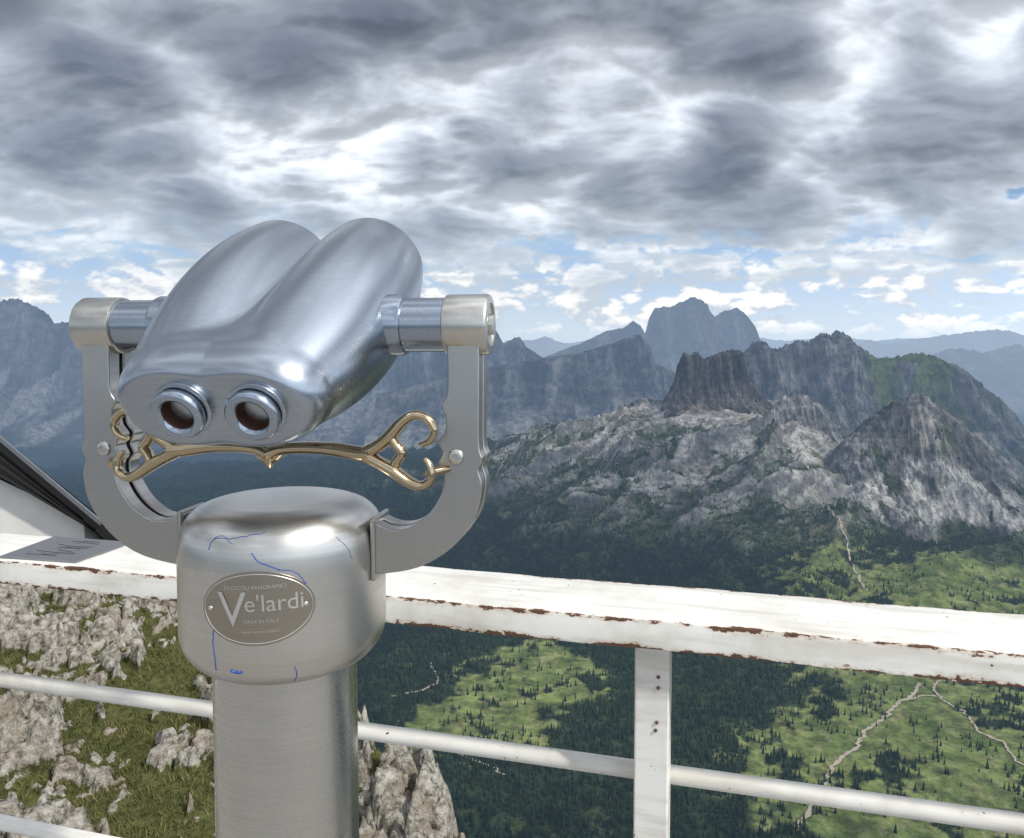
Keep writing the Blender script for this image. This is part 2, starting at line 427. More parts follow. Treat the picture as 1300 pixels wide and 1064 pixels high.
path([(1022,590),(1036,605),(1032,622),(1045,640),(1062,655),(1075,685),(1085,720),(1100,750)],5)
path([(545,842),(556,860),(540,875),(500,885)],5,'asphalt_road')
path([(560,950),(600,965),(640,985)],5,'asphalt_road')
path([(618,612),(632,600),(640,585),(655,572),(680,560)],5)

# ------------------------------------------------------------------ ridges
def ridge(name,crest,Dm,wid,foot,prof,jag=.04,gul=.16,gs=300,grass=None,ncol=None,nrow=120,seed=0,scree=.6,forest=.22,mat=None,vp=.3):
    us=[sight(*p)[0] for p in crest]; sl=[sight(*p)[1] for p in crest]
    nc=ncol or int((us[-1]-us[0])*1500)
    u=np.linspace(us[0],us[-1],nc); cz=np.interp(u,us,sl)*Dm+CAMZ
    v=np.linspace(-1,1,nrow); v=np.sign(v)*np.abs(v)**1.4
    Uu,Vv=np.meshgrid(u,v); Y=Dm+Vv*wid; X=Uu*Dm*(1+.25*Vv*wid/Dm)
    H=np.repeat(cz[None]-foot,nrow,0)
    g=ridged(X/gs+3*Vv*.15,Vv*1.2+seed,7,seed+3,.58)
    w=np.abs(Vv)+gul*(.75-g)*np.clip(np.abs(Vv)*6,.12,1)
    pr=np.interp(np.clip(w,0,1),[p[0] for p in prof],[p[1] for p in prof])
    Zr=foot+H*pr
    Zr+=H*jag*(ridged(X/(gs*.35),Y/(gs*.35),6,seed+9,.6)-.5)*np.clip(1.2-np.abs(Vv),0,1)
    Zr+=H*jag*.4*fbm(X/(gs*.08),Y/(gs*.08),4,seed+19)
    gr=np.zeros_like(X) if grass is None else np.interp(Uu,[sight(a,450)[0] for a,b in grass],[b for a,b in grass])
    gr=gr*sst(-.35,.05,fbm(X/(gs*.6),Y/(gs*.6),5,seed+4))
    fo=sst(forest,forest-.12,pr+.1*fbm(X/400,Y/400,4,seed)) if forest>0 else np.zeros_like(X)
    sc=np.clip(scree*sst(.60,.46,pr)*sst(.08,.22,pr)*sst(-.25,.15,fbm(X/(gs*.45),Vv*2,5,seed+2)),0,1)*(1-gr)
    s_=max(.5,Dm/4000.)
    base=rockcol(X,Y,Zr,s_,seed)
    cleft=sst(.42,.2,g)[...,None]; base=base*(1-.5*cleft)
    base=lerp(base,C(.39,.378,.345),sc)
    pt=sst(-.02,.14,fbm(X/(gs*.7),Y/(gs*.7),6,seed+5,.62)-.45*(pr-.35))*(1-sc)*vp*2
    pt=np.clip(pt,0,1)
    base=lerp(base,C(.062,.080,.032),pt*.85)
    base=lerp(base,C(.15,.18,.055),gr)
    base=lerp(base,C(.03,.045,.02),fo)
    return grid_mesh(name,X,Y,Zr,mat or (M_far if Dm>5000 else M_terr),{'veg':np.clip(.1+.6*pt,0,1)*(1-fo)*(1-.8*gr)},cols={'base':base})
CL=[(0,1),(.10,.97),(.2,.62),(.3,.42),(.55,.2),(1,0)]
SOFT=[(0,1),(.2,.72),(.45,.42),(.7,.2),(1,0)]
x=np.arange(-400,1800,14)
fy=432+7*fbm(x/90.,x*0+.3,5,5,.6)*2
ridge('distant_range',[(float(a),float(b)) for a,b in zip(x,fy)],42000,9000,-1800,SOFT,gs=2500,seed=1)
ridge('blue_range',[(1040,462),(1080,440),(1105,430),(1125,436),(1160,430),(1200,424),(1230,420),(1265,416),(1300,424),(1340,414),(1500,420),(1700,440)],24000,6000,-1600,SOFT,gs=1500,seed=2)
ridge('blue_range',[(450,450),(540,436),(600,428),(640,434),(675,430),(692,425),(708,433),(750,440),(800,450)],24000,6000,-1600,SOFT,gs=1500,seed=12)
ridge('hazy_range',[(1020,470),(1080,462),(1130,452),(1180,448),(1220,440),(1250,446),(1290,436),(1330,444),(1420,430),(1600,440)],15000,4000,-1500,SOFT,gs=1000,seed=14,jag=.05)
ridge('massif',[(640,470),(700,450),(745,432),(770,420),(790,416),(803,407),(812,412),(820,425),(826,400),(832,390),(850,389),(866,383),(878,377),(893,382),(899,394),(907,403),(916,396),(934,390),(946,398),(956,412),(962,430),(975,445),(1010,460)],13000,2600,-1100,[(0,1),(.12,.97),(.22,.68),(.32,.52),(.6,.25),(1,0)],gs=700,gul=.14,seed=3,jag=.025,vp=.1)
ridge('jagged_range',[(-500,420),(-200,396),(-60,388),(0,384),(18,380),(40,386),(56,398),(68,415),(82,408),(100,412),(125,440),(200,450),(300,438),(400,446),(500,436),(560,424),(600,416),(618,414),(630,420),(640,436),(650,430),(660,426),(668,440),(690,455),(740,470),(800,490)],9500,3200,-1150,CL,gs=600,gul=.2,seed=4,jag=.05,scree=1.4,vp=.2)
ridge('cliff_plateau',[(480,500),(560,482),(620,466),(680,456),(740,447),(785,433),(812,424),(822,436),(830,460),(860,474),(900,486),(960,500)],7600,2000,-1100,[(0,1),(.10,.985),(.16,.80),(.24,.66),(.5,.4),(1,0)],gs=420,gul=.13,seed=5,jag=.02,scree=1.,vp=.2)
ridge('rocky_ridge',[(905,500),(925,478),(940,450),(955,436),(968,430),(980,440),(996,438),(1012,428),(1028,433),(1040,421),(1052,425),(1066,419),(1080,428),(1092,440),(1108,452),(1130,454),(1160,448),(1190,452),(1210,460),(1222,468),(1238,478),(1248,492),(1262,498),(1275,515),(1290,530),(1300,560),(1340,600),(1450,650)],5400,1500,-1000,[(0,1),(.10,.95),(.2,.74),(.35,.55),(.6,.3),(1,0)],gs=330,gul=.22,seed=6,jag=.05,nrow=200,ncol=700,grass=[(1000,0),(1080,0),(1105,1.),(1195,1.),(1212,.4),(1230,.3),(1300,.4)],scree=.9)
ridge('rock_tower',[(838,520),(850,498),(857,485),(862,462),(868,448),(876,452),(884,446),(892,456),(905,452),(915,448),(930,444),(941,446),(945,465),(950,484),(962,497),(985,520)],3700,200,-330,[(0,1),(.30,.97),(.44,.45),(.58,.28),(1,0)],gs=60,gul=.2,seed=7,jag=.08,ncol=300,scree=.3,forest=0,mat=M_tow,vp=0)
ridge('rocky_dome',[(1000,690),(1040,600),(1062,568),(1085,545),(1108,525),(1130,512),(1150,502),(1168,500),(1188,509),(1200,520),(1218,528),(1232,545),(1250,556),(1268,575),(1290,598),(1330,635),(1400,700)],2850,560,-640,[(0,1),(.12,.93),(.28,.72),(.45,.50),(.62,.33),(.8,.16),(1,0)],gs=240,gul=.26,seed=9,jag=.07,nrow=280,ncol=680,scree=1.5,forest=.10,vp=.6)
ridge('rock_outcrop',[(940,575),(960,540),(978,518),(992,505),(1006,497),(1020,499),(1030,508),(1042,520),(1052,545),(1080,590)],3250,240,-480,[(0,1),(.12,.95),(.28,.66),(.45,.46),(.7,.2),(1,0)],gs=120,gul=.2,seed=10,jag=.06,nrow=140,ncol=260,scree=1.,forest=0)

n=64; Rr=[0,3000,7000,15000,30000,75000]; V=[];F=[]
for r in Rr:
    for kx in range(n):
        a=2*math.pi*kx/n; V.append((r*math.cos(a)+.01*math.cos(a),r*math.sin(a)+.01*math.sin(a),-1180))
for i in range(len(Rr)-1):
    for kx in range(n): F.append((i*n+kx,(i+1)*n+kx,(i+1)*n+(kx+1)%n,i*n+(kx+1)%n))
mesh_np('ground',V,F,M_far,True,{'veg':np.full(len(V),.5)},{'base':np.ones((len(V),3))*C(.05,.07,.03)})

# ------------------------------------------------------------------ sun + sky
SAZ,SEL=R(128),R(45)
S=Vector((math.sin(SAZ)*math.cos(SEL),math.cos(SAZ)*math.cos(SEL),math.sin(SEL)))
sun=bpy.data.lights.new('sun','SUN'); sun.energy=3.7; sun.angle=R(2.5); sun.color=(1,.95,.87)
so=link(bpy.data.objects.new('sun',sun)); so.rotation_euler=S.to_track_quat('Z','Y').to_euler()
w=bpy.data.worlds.new('World'); scene.world=w; w.use_nodes=True
wt=w.node_tree; bg=wt.nodes['Background']; sk=wt.nodes.new('ShaderNodeTexSky'); sk.sky_type='NISHITA'; sk.sun_disc=False
sk.sun_elevation=SEL; sk.sun_rotation=SAZ; sk.altitude=2700; wt.links.new(sk.outputs[0],bg.inputs[0]); bg.inputs[1].default_value=.12

# cloud deck: a dome-shaped sheet 2.6 km above the lookout reaching down to the horizon,
# cloud colour / opacity stored on its vertices
H,RD,DROP=2600.,60000.,1600.
az=np.concatenate([np.arange(-180,-46,1.6),np.arange(-46,46,.08),np.arange(46,180.1,1.6)]); az=np.radians(az)
elv=np.concatenate([np.linspace(-1.6,0,8)[:-1],np.arange(0,26,.07),np.linspace(26,89.9,46)]); elv=np.radians(elv)
AZ,EL=np.meshgrid(az,elv)
te=np.tan(EL); a_=(H+DROP)/RD**2
r_=(-te+np.sqrt(te*te+4*a_*H))/(2*a_)
SX,SY=r_*np.sin(AZ),r_*np.cos(AZ); SZ=CAMZ+r_*te
dx_,dy_,dz_=np.sin(AZ)*np.cos(EL),np.cos(AZ)*np.cos(EL),np.sin(EL)
def dens(qx,qy):
    ax=qx+.10*fbm(qx*1.4,qy*1.4,3,301); ay=qy+.10*fbm(qx*1.4,qy*1.4,3,307)
    n=fbm(ax*1.7+3.3,ay*1.7+1.9,7,311,.46); b=billow(ax*3.4+.6,ay*3.4,6,331,.46,.012)
    return n*1.15+(b-.30)*1.35
inv=1/(np.maximum(dz_,0)+.33)
QX,QY=dx_*inv*1.3,dy_*inv*1.75
d0=dens(QX,QY); d1=dens(QX*.975-.012,QY*.975); d2=dens(QX*.93-.03,QY*.93)
def bank(px,py,rx,ry,am):
    u,s=sight(px,py); ta=dx_/np.maximum(dy_,.05); tz=dz_/np.maximum(dy_,.05)
    return am*np.exp(-(((ta-u)*1020/rx)**2+((tz-s)*1020/ry)**2))*(dy_>.1)
B=0
for q in[(430,30,430,65,.36),(60,30,200,50,.22),(860,115,190,55,.26),(280,205,330,55,-.20),(640,240,200,40,-.14),(1150,40,170,45,0.),(1000,215,260,32,.18),(150,275,330,22,.16),(620,300,300,16,.14),(1230,285,120,30,-.22),(1120,120,80,60,.08)]: B=B+bank(*q)
dd=d0+B+.06
ramp_x=[-.62,-.32,-.08,.14,.38,.75,1.3]
tone=np.array([[.93,.95,.98],[.84,.87,.90],[.60,.63,.67],[.37,.39,.43],[.225,.24,.27],[.13,.14,.165],[.08,.088,.105]])
col=np.stack([np.interp(dd,ramp_x,tone[:,i]) for i in range(3)],-1)
lt=3.0*(d0-d1)+.8*(d0-d2)
lit=1+.55*np.tanh(lt*1.1)
col=col*lit[...,None]
hz=sst(.20,.06,dz_); col=lerp(col,C(.62,.68,.76),hz*.45)
holes=0
for q in[(205,97,26,12,-1.0),(1290,245,50,28,-.7),(930,320,80,8,-.9),(1235,328,70,12,-.8),(130,125,40,8,-.5)]: holes=holes+bank(*q)
alpha=sst(-.80,-.60,dd+holes+.30*sst(.13,.18,dz_)-.12*sst(.16,.12,dz_))
# low band: far cumulus above the horizon
ex,ey=AZ*9.,EL*19.
def cum(x,y): return fbm(x+.3*fbm(x*2,y*2,4,401),y*1.0,7,403,.52)+ (billow(x*1.8,y*1.8,6,409,.52)-.27)*1.2
c0=cum(ex,ey); c1=cum(ex-.08,ey+.28)
blue=lerp(np.ones(AZ.shape+(3,))*C(.54,.64,.75),C(.33,.48,.69),sst(0,.12,dz_))
puff=sst(-.24,.04,c0)*sst(-.002,.03,dz_+.01*c0)
pc=lerp(np.ones(AZ.shape+(3,))*C(.50,.56,.64),C(.96,.94,.91),sst(-.18,.22,c0-c1))
low=lerp(blue,pc,puff*.88)
st_=sst(-.02,.24,fbm(AZ*3.,EL*45.,6,421)+.25*c0) ; low=lerp(low,C(.48,.53,.59),st_*.75*sst(.035,.085,dz_))
lf=sst(.135,.07,dz_+.05*c0+.03*d0)
col=lerp(col*alpha[...,None]+np.array([.22,.36,.62])*(1-alpha[...,None]),low,lf)
alpha=alpha*(1-lf)+lf
sd=dx_*S.x+dy_*S.y+dz_*S.z
col=col*(1+2.1*np.clip((sd+.45)/1.45,0,1)**2)[...,None]
AL=.78*alpha
K=1/math.tan(SEL)
nn=fbm(SX/600.,SY/600.,4,441)
for tx,ty,tz,r in[(0,0,0,650),(800,1350,-640,650),(1200,2050,-560,520),(1280,2800,-300,330),(1050,3450,-280,260),(0,1500,-650,260),(400,3500,-350,280),(500,5600,-300,900),(2500,5400,-200,900),(3000,13000,0,1500)]:
    cx=tx+math.sin(SAZ)*K*(H-tz); cy=ty+math.cos(SAZ)*K*(H-tz)
    g_=sst(r*1.3,r*.65,np.hypot(SX-cx,SY-cy)+nn*r*.9)
    g_=g_*sst(.40,.50,dz_)   # added gaps, unseen high overhead, let sun through onto chosen ground
    AL=AL*(1-.95*g_)
AL=np.maximum(AL,lf*.97)
m,nt=newmat('cloud_deck')
e1=nt.n('ShaderNodeEmission',ins={'Color':nt.n('ShaderNodeAttribute',attribute_name='cloud').outputs['Vector'],'Strength':1.}).outputs[0]
tr=nt.n('ShaderNodeBsdfTransparent').outputs[0]
finish(m,nt,nt.n('ShaderNodeMixShader',ins={0:nt.n('ShaderNodeAttribute',attribute_name='opacity').outputs['Fac'],1:tr,2:e1}).outputs[0])
m.cycles.emission_sampling='NONE'
grid_mesh('sky',SX,SY,SZ,m,{'opacity':AL},cols={'cloud':col/.86})

# ------------------------------------------------------------------ near rocky slope
ns=(860,680)
yv=np.linspace(2.6,20,ns[0]); xv=np.linspace(-14,2.0,ns[1]); X,Y=np.meshgrid(xv,yv)
edge=np.interp(Y,[2.6,5.2,6,7,8.5,10,12,26],[.6,-.2,-.65,-1.35,-2.9,-4.3,-7.5,-16])
edge=edge+.5*fbm(Y/1.3,Y*0,4,8)
bs=-3.05+CAMZ+.35*fbm(X/3,Y/3,4,12)+ .06*(Y-8) -.10*(X+6)*.6
wxn=X+.16*fbm(X/.4,Y/.4,5,2,.6); wyn=Y+.16*fbm(X/.4,Y/.4,5,3,.6)
lowm=fbm(X/1.8,Y/1.8,3,21)
over=X-edge
bias=.30*sst(-.9,-.1,over)
f1,f2,idv=worley(wxn/.46,wyn/.46,4); g1,g2,idw=worley(wxn/.20,wyn/.20,14); k1,k2,idk=worley(wxn/.085,wyn/.085,24)
r1=(idv+lowm*.8+bias>.80); r2=(idw+lowm*.8+bias>.72); r3=(idk+lowm*.6>.78)
b1=r1*sst(.02,.22,f2-f1); b2=r2*sst(.02,.28,g2-g1); b3=r3*sst(.02,.35,k2-k1)
ang=np.cos(idv*77)*.5*(X-np.round(X/.46)*.46)
rk_h=b1*(.08+.17*idv+ang)+b2*(.04+.09*idw)+b3*.028
rm=np.maximum(np.maximum(b1,b2),b3*.8)
Zn=bs+rk_h+.05*fbm(X/.25,Y/.25,5,33,.55)+.012*fbm(X/.05,Y/.05,3,35)+rm*.05*ridged(X/.16,Y/.16,4,37)
Zn-=np.clip(over,0,99)*2.4
Zn-=.24*np.clip(Y-8.6,0,4.4)+.45*np.clip(Y-13,0,99)
m,nt=newmat('rocky_slope')
pos=nt.n('ShaderNodeNewGeometry').outputs['Position']; ra=nt.n('ShaderNodeAttribute',attribute_name='rock').outputs['Fac']
a1=nt.noise(pos,3.,4,.65); a2=nt.noise(pos,14.,6,.7); a3=nt.noise(pos,70.,3,.6)
rc=nt.ramp(a2,[(.36,(.075,.068,.056)),(.44,(.20,.185,.155)),(.53,(.34,.32,.28)),(.66,(.49,.47,.42))])
rc=nt.mix(nt.m('MULTIPLY',nt.ss(a1,.48,.64),.5),rc,(.24,.19,.13))
gc=nt.mix(nt.ss(a2,.35,.65),(.042,.052,.020),(.11,.118,.044)); gc=nt.mix(nt.ss(a3,.5,.7),gc,(.15,.135,.07))
c=nt.mix(nt.ss(nt.m('ADD',ra,nt.m('MULTIPLY',nt.m('SUBTRACT',a2,.5),1.2)),.3,.5),gc,rc)
h=nt.m('ADD',a2,nt.m('MULTIPLY',a3,.3))
M_near=finish(m,nt,nt.n('ShaderNodeBsdfDiffuse',ins={'Color':c,'Normal':bumpn(nt,h,.8,.06)}).outputs[0])
grid_mesh('rocky_slope',X,Y,Zn,M_near,{'rock':rm})
m,nt=newmat('alpine_grass'); pos=nt.n('ShaderNodeNewGeometry').outputs['Position']
c=nt.mix(nt.ss(nt.noise(pos,2.5,4,.7),.35,.65),(.052,.068,.024),(.18,.165,.07))
M_gr=finish(m,nt,nt.n('ShaderNodeBsdfDiffuse',ins={'Color':c}).outputs[0])
NB=220000
gx_=rng.uniform(-12,1,NB); gy_=rng.uniform(3.5,14,NB)
ii=((gy_-yv[0])/(yv[1]-yv[0])).astype(int); jj=((gx_-xv[0])/(xv[1]-xv[0])).astype(int)
tf=fbm(gx_/.35,gy_/.35,3,61)
kp=(rm[ii,jj]<.3)&(over[ii,jj]<0)&(tf>-.2); gx_,gy_,ii,jj=gx_[kp],gy_[kp],ii[kp],jj[kp]; gz=Zn[ii,jj]; n=len(gx_)
hg=rng.uniform(.02,.075,n); aa=rng.uniform(0,6.28,n); lx=rng.normal(0,.03,n); ly=rng.normal(0,.03,n); wd=.006
V=np.stack([np.stack([gx_-wd*np.cos(aa),gy_-wd*np.sin(aa),gz-.01],-1),np.stack([gx_+wd*np.cos(aa),gy_+wd*np.sin(aa),gz-.01],-1),np.stack([gx_+lx,gy_+ly,gz+hg],-1)],1)
mesh_np('alpine_grass',V.reshape(-1,3),np.arange(3*n).reshape(-1,3),M_gr,False)

# ------------------------------------------------------------------ deck under the viewer
m,nt=newmat('concrete'); tc=nt.n('ShaderNodeTexCoord').outputs['Object']
c=nt.mix(nt.noise(tc,6.,6,.65),(.20,.19,.18),(.36,.35,.33)); M_conc=finish(m,nt,princ(nt,Base_Color=c,Roughness=.85).outputs[0])
A_=Vector((-1.154,1.786,0)); dv=Vector((.964,-.2655,0)).normalized()
yaw=math.atan2(dv.y,dv.x)
def onrail(o): o.matrix_world=Matrix.Translation((A_.x,A_.y,1.1))@Matrix.Rotation(yaw,4,'Z')
e=link(bpy.data.objects.new('viewing_deck',None)); onrail(e)
box('slab',-6,7,-7,.20,-1.3,-1.1,M_conc,.01,e)

# ------------------------------------------------------------------ railing
rl=link(bpy.data.objects.new('white_railing',None)); onrail(rl)
L0,L1=-2.2,4.2
nx=260; sec=[(0.0,-.052),(0,-.004),(.0012,-.0012),(.004,0),(.05,0),(.11,0),(.17,0),(.211,0),(.2138,-.0012),(.215,-.004),(.215,-.052)]
V=[];F=[]
for i in range(nx):
    xx_=L0+(L1-L0)*i/(nx-1)
    for (a,b) in sec:
        ww=.0009*math.sin(xx_*9)+.0006*math.sin(xx_*31+a*50)
        V.append((xx_,a,b+ww))
ms=len(sec)
for i in range(nx-1):
    for k in range(ms): F.append((i*ms+k,i*ms+(k+1)%ms,(i+1)*ms+(k+1)%ms,(i+1)*ms+k))
pymesh('top_board',V,F,M_paint,True,0,rl,autosm=30)
tube('lower_rail',[(L0,.11,-.335),(0,.11,-.335),(2,.11,-.335),(L1,.11,-.335)],.0175,M_paint2,rl,20,1,3)
tube('bottom_rail',[(L0,.11,-.70),(0,.11,-.70),(2,.11,-.70),(L1,.11,-.70)],.0175,M_paint2,rl,20,1,3)
M_bolt=simple('rusty_bolt',(.12,.06,.035),.7)
def post(name,xp):
    box(name,xp-.0315,xp+.0315,.035,.098,-1.1,-.053,M_paint2,.004,rl)
    for dx,dz in((.012,-.115),(.012,-.135),(.01,-.2),(.008,-.215)):
        revolve(name+'_bolt',[(0,.003),(.0028,.0025),(.0035,0)],M_bolt,Matrix.Translation((xp+dx,.034,dz))@Matrix.Rotation(R(90),4,'X'),12,rl)
post('post_1',1.452); post('post_2',-.95); post('post_3',3.6)
M_plate=steel('sheet_plate',(.36,.36,.36),.45,'n',.8)
pl=[(.0,.015),(.205,.025),(.20,.205),(-.03,.20)]
zt=.0022
V=[(a-.02,b,zt) for a,b in pl]+[(a-.02,b,zt+.0025) for a,b in pl]
pymesh('metal_plate',V,[(0,3,2,1),(4,5,6,7),(0,1,5,4),(1,2,6,5),(2,3,7,6),(3,0,4,7)],M_plate,False,0,rl)
for kk in range(9):
    yy0=.05+.015*kk
    tube('plate_scratch',[(.03+random.uniform(-.03,.05),yy0,zt+.003),(.07,yy0+random.uniform(-.01,.015),zt+.003),(.11+random.uniform(-.02,.02),yy0+random.uniform(-.01,.01),zt+.003)],.0006,M_darktxt,rl,5,1,4)

# ------------------------------------------------------------------ mountain hut (mono-pitch roof, high edge towards the lookout)
hut=link(bpy.data.objects.new('mountain_hut',None))
M_wall=simple('white_render',(.74,.73,.70),.8,ns=2.)
M_roof=simple('dark_roof_metal',(.035,.033,.034),.45,.3); M_trim=simple('grey_flashing',(.22,.23,.25),.4,.6); M_wood=simple('dark_wood',(.034,.022,.017),.6)
def prism(name,pts,y0,y1,mat,drop=0.):
    n=len(pts); V=[(a,y0,b) for a,b in pts]+[(a,y1,b-drop) for a,b in pts]
    F=[tuple(range(n))[::-1],tuple(range(n,2*n))]+[(i,(i+1)%n,(i+1)%n+n,i+n) for i in range(n)]
    return pymesh(name,V,F,mat,False,0,hut)
Dh=12.
def hp(px,py,d=Dh): 
    u,s=sight(px,py); return (u*d,s*d+CAMZ)
def ext(p,q,k): return (p[0]+(q[0]-p[0])*k,p[1]+(q[1]-p[1])*k)
T0=hp(129,664); T1=hp(0,556); B0=hp(122,662); B1=hp(0,606)
KX=2.6
t1=ext(T0,T1,KX); b1=(t1[0],ext(B0,B1,KX)[1])
prism('roof_slab',[T0,t1,(t1[0],t1[1]-.22),(T0[0]-.05,T0[1]-.12)],Dh,Dh+7,M_roof,5.5)
prism('roof_flashing',[(T0[0]+.03,T0[1]+.02),(t1[0],t1[1]+.05),(t1[0],t1[1]-.02),(T0[0]+.0,T0[1]-.03)],Dh-.05,Dh-.004,M_trim)
prism('gable_cladding',[(T0[0]-.06,T0[1]-.10),(t1[0],t1[1]-.2),b1,(T0[0]-.12,B0[1]-.05)],Dh+.10,Dh+.3,M_wood)
for kk in range(1,4):
    f_=kk/4.
    a0=(T0[0]-.15,T0[1]-.12); a1_=(t1[0],t1[1]*(1-f_)+b1[1]*f_)
    prism('cladding_batten_%d'%kk,[a0,a1_,(a1_[0],a1_[1]-.07),(a0[0],a0[1]-.02)],Dh+.05,Dh+.099,M_roof)
wxr=hp(110,655,Dh+.4)[0]
prism('walls',[(wxr,-4.5),(wxr,B0[1]-.05),(t1[0],b1[1]),(t1[0],-4.5)],Dh+.32,Dh+6.5,M_wall,5.5)

# ------------------------------------------------------------------ binocular viewer
vw=link(bpy.data.objects.new('coin_operated_binocular_viewer',None))
vw.location=(-.310,1.08,0); YAW=R(-9); vw.rotation_euler=(0,0,YAW)
Zc=CAMZ
dp=[(.0,-.213),(.05,-.2135),(.08,-.215),(.100,-.2195),(.115,-.227),(.127,-.240),(.1332,-.257),(.1355,-.278),(.136,-.30),(.136,-.34),(.136,-.380),(.1343,-.395),(.129,-.408),(.121,-.419),(.112,-.4265),(.104,-.430),(.099,-.4305)]
dpc=catmull(dp,4)
revolve('housing_drum',[(float(a),float(b)+Zc) for a,b in dpc],M_drum,n=160,parent=vw,autosm=60)
revolve('pole',[(.0955,.02),(.0955,Zc-.429)],M_pole,n=128,parent=vw)
revolve('base_flange',[(0.096,.035),(.16,.03),(.165,.02),(.165,0.0),(0,0)],M_pole,n=96,parent=vw)
PZ=Zc+.018; TH=R(28)
def B2L(s,t,n_): return (s,t*math.cos(TH)-n_*math.sin(TH),t*math.sin(TH)+n_*math.cos(TH)+PZ)
T0_,T1_=-.162,.195
st_t=[-.180,-.11,-.04,.02,.08,.14,.195]
st=dict(c=[.053,.062,.069,.0735,.0745,.074,.0715],r=[.068,.081,.089,.0905,.089,.084,.078],z=[.83,.91,1.0,1.05,1.05,1.02,1.0],n=[.0015,-.004,-.008,-.007,-.004,0,0])
pf={q:np.polyfit(st_t,v,3) for q,v in st.items()}
def par(t): 
    t=min(max(t,T0_),T1_); c,r,z,n_=[float(np.polyval(pf[q],t)) for q in 'crzn']
    return c,r,.006+.13*math.exp(-(t+.18)/.050),z,n_
def sec_pts(c,r,k,zs,N=140):
    P=[]
    for i in range(N):
        a=2*math.pi*i/N; dx,dz=math.cos(a),math.sin(a)
        lo,hi=0.,.4
        for _ in range(26):
            md_=(lo+hi)/2; x_,z_=dx*md_,dz*md_/zs
            d1=math.hypot(x_-c,z_)-r; d2=math.hypot(x_+c,z_)-r
            h_=max(k-abs(d1-d2),0)/k; d=min(d1,d2)-h_*h_*k*.25*min(1,.05/k+.35)
            if d<0: lo=md_
            else: hi=md_
        P.append((dx*lo,dz*lo))
    return P
V=[];F=[];NS=140;ts=[]
FR=.046; FI=.028
for i in range(18):
    q=i/18*math.pi/2; ts.append((T0_-FR*math.cos(q),1-math.sin(q)))
for t in np.linspace(T0_,T1_,48): ts.append((float(t),0.))
for i in range(1,9):
    q=i/8*math.pi/2; ts.append((T1_+.008*math.sin(q),(1-math.cos(q))*.25))
rows=0
for (t,ins) in ts:
    c,r,k_,zs_,nn_=par(t)
    for (a,b) in sec_pts(c,r,k_,zs_,NS):
        Lr=math.hypot(a,b)+1e-6; f=max(.2,(Lr-FI*ins)/Lr)
        V.append(B2L(a*f,t,b*f+nn_))
    rows+=1
for i in range(rows-1):
    for k_ in range(NS): F.append((i*NS+k_,i*NS+(k_+1)%NS,(i+1)*NS+(k_+1)%NS,(i+1)*NS+k_))
F.append(tuple(range(NS))); 
F.append(tuple((rows-1)*NS+k_ for k_ in range(NS)))
pymesh('binocular_body',V,F,M_body,True,0,vw,autosm=60)
for sgn in(-1,1):
    Mx=Matrix.Translation(B2L(sgn*.072,.2035,0))@Matrix.Rotation(TH-R(90),4,'X')
    revolve('objective_%d'%(sgn+2),[(0,.001),(.052,.001),(.056,.004),(.06,.001)],M_black,Mx,48,vw)
for sgn in(-1,1):
    Mx=Matrix.Translation(B2L(sgn*.0445+.012,-.202,.001))@Matrix.Rotation(TH+R(90),4,'X')@Matrix.Scale(.90,4)
    revolve('eyepiece_collar_%d'%(sgn+2),[(.039,-.03),(.039,.004),(.0375,.008),(.034,.010),(.033,.010)],M_body,Mx,72,vw)
    revolve('eyepiece_ring_%d'%(sgn+2),[(.0325,0),(.0325,.014),(.034,.016),(.0348,.020),(.034,.0245),(.031,.0275),(.027,.028),(.023,.026),(.0205,.022)],M_axle,Mx,72,vw,60)
    revolve('eyecup_%d'%(sgn+2),[(.0208,.0225),(.018,.017),(.0155,.006),(.0145,-.002)],M_copper,Mx,48,vw)
    revolve('lens_ring_%d'%(sgn+2),[(.0150,.001),(.0120,.0005),(.0085,-.001),(.0080,-.004)],M_black,Mx,48,vw)
    revolve('lens_%d'%(sgn+2),[(0,-.0015),(.005,-.002),(.0085,-.003)],M_lens,Mx,48,vw,80)
for sgn in(-1,1):
    Mx=Matrix.Translation((0,0,PZ))@Matrix.Rotation(R(90)*sgn,4,'Y')
    revolve('axle_%d'%(sgn+2),[(.040,.145),(.040,.170),(.0385,.174),(.035,.175),(.035,.229)],M_axle,Mx,72,vw)
    revolve('boss_%d'%(sgn+2),[(0,.2285),(.036,.2285),(.0385,.230),(.039,.2325),(.039,.283),(.0375,.286),(.028,.287),(.0278,.2845),(.014,.2845),(.013,.2905),(0,.291)],M_boss,Mx,72,vw)
out_=[(.281,.0),(.281,-.07),(.281,-.135),(.2855,-.152),(.280,-.166),(.2845,-.188),(.277,-.222),(.254,-.258),(.222,-.284),(.186,-.299),(.134,-.308)]
inn_=[(.134,-.236),(.160,-.246),(.186,-.244),(.213,-.225),(.231,-.197),(.234,-.172),(.2265,-.160),(.232,-.146),(.2265,-.131),(.236,-.117),(.237,-.098),(.231,-.085),(.239,-.066),(.239,0.)]
O=[np.array([p[0]*.983,p[1]]) for p in catmull(out_,6)+catmull(inn_,6)]
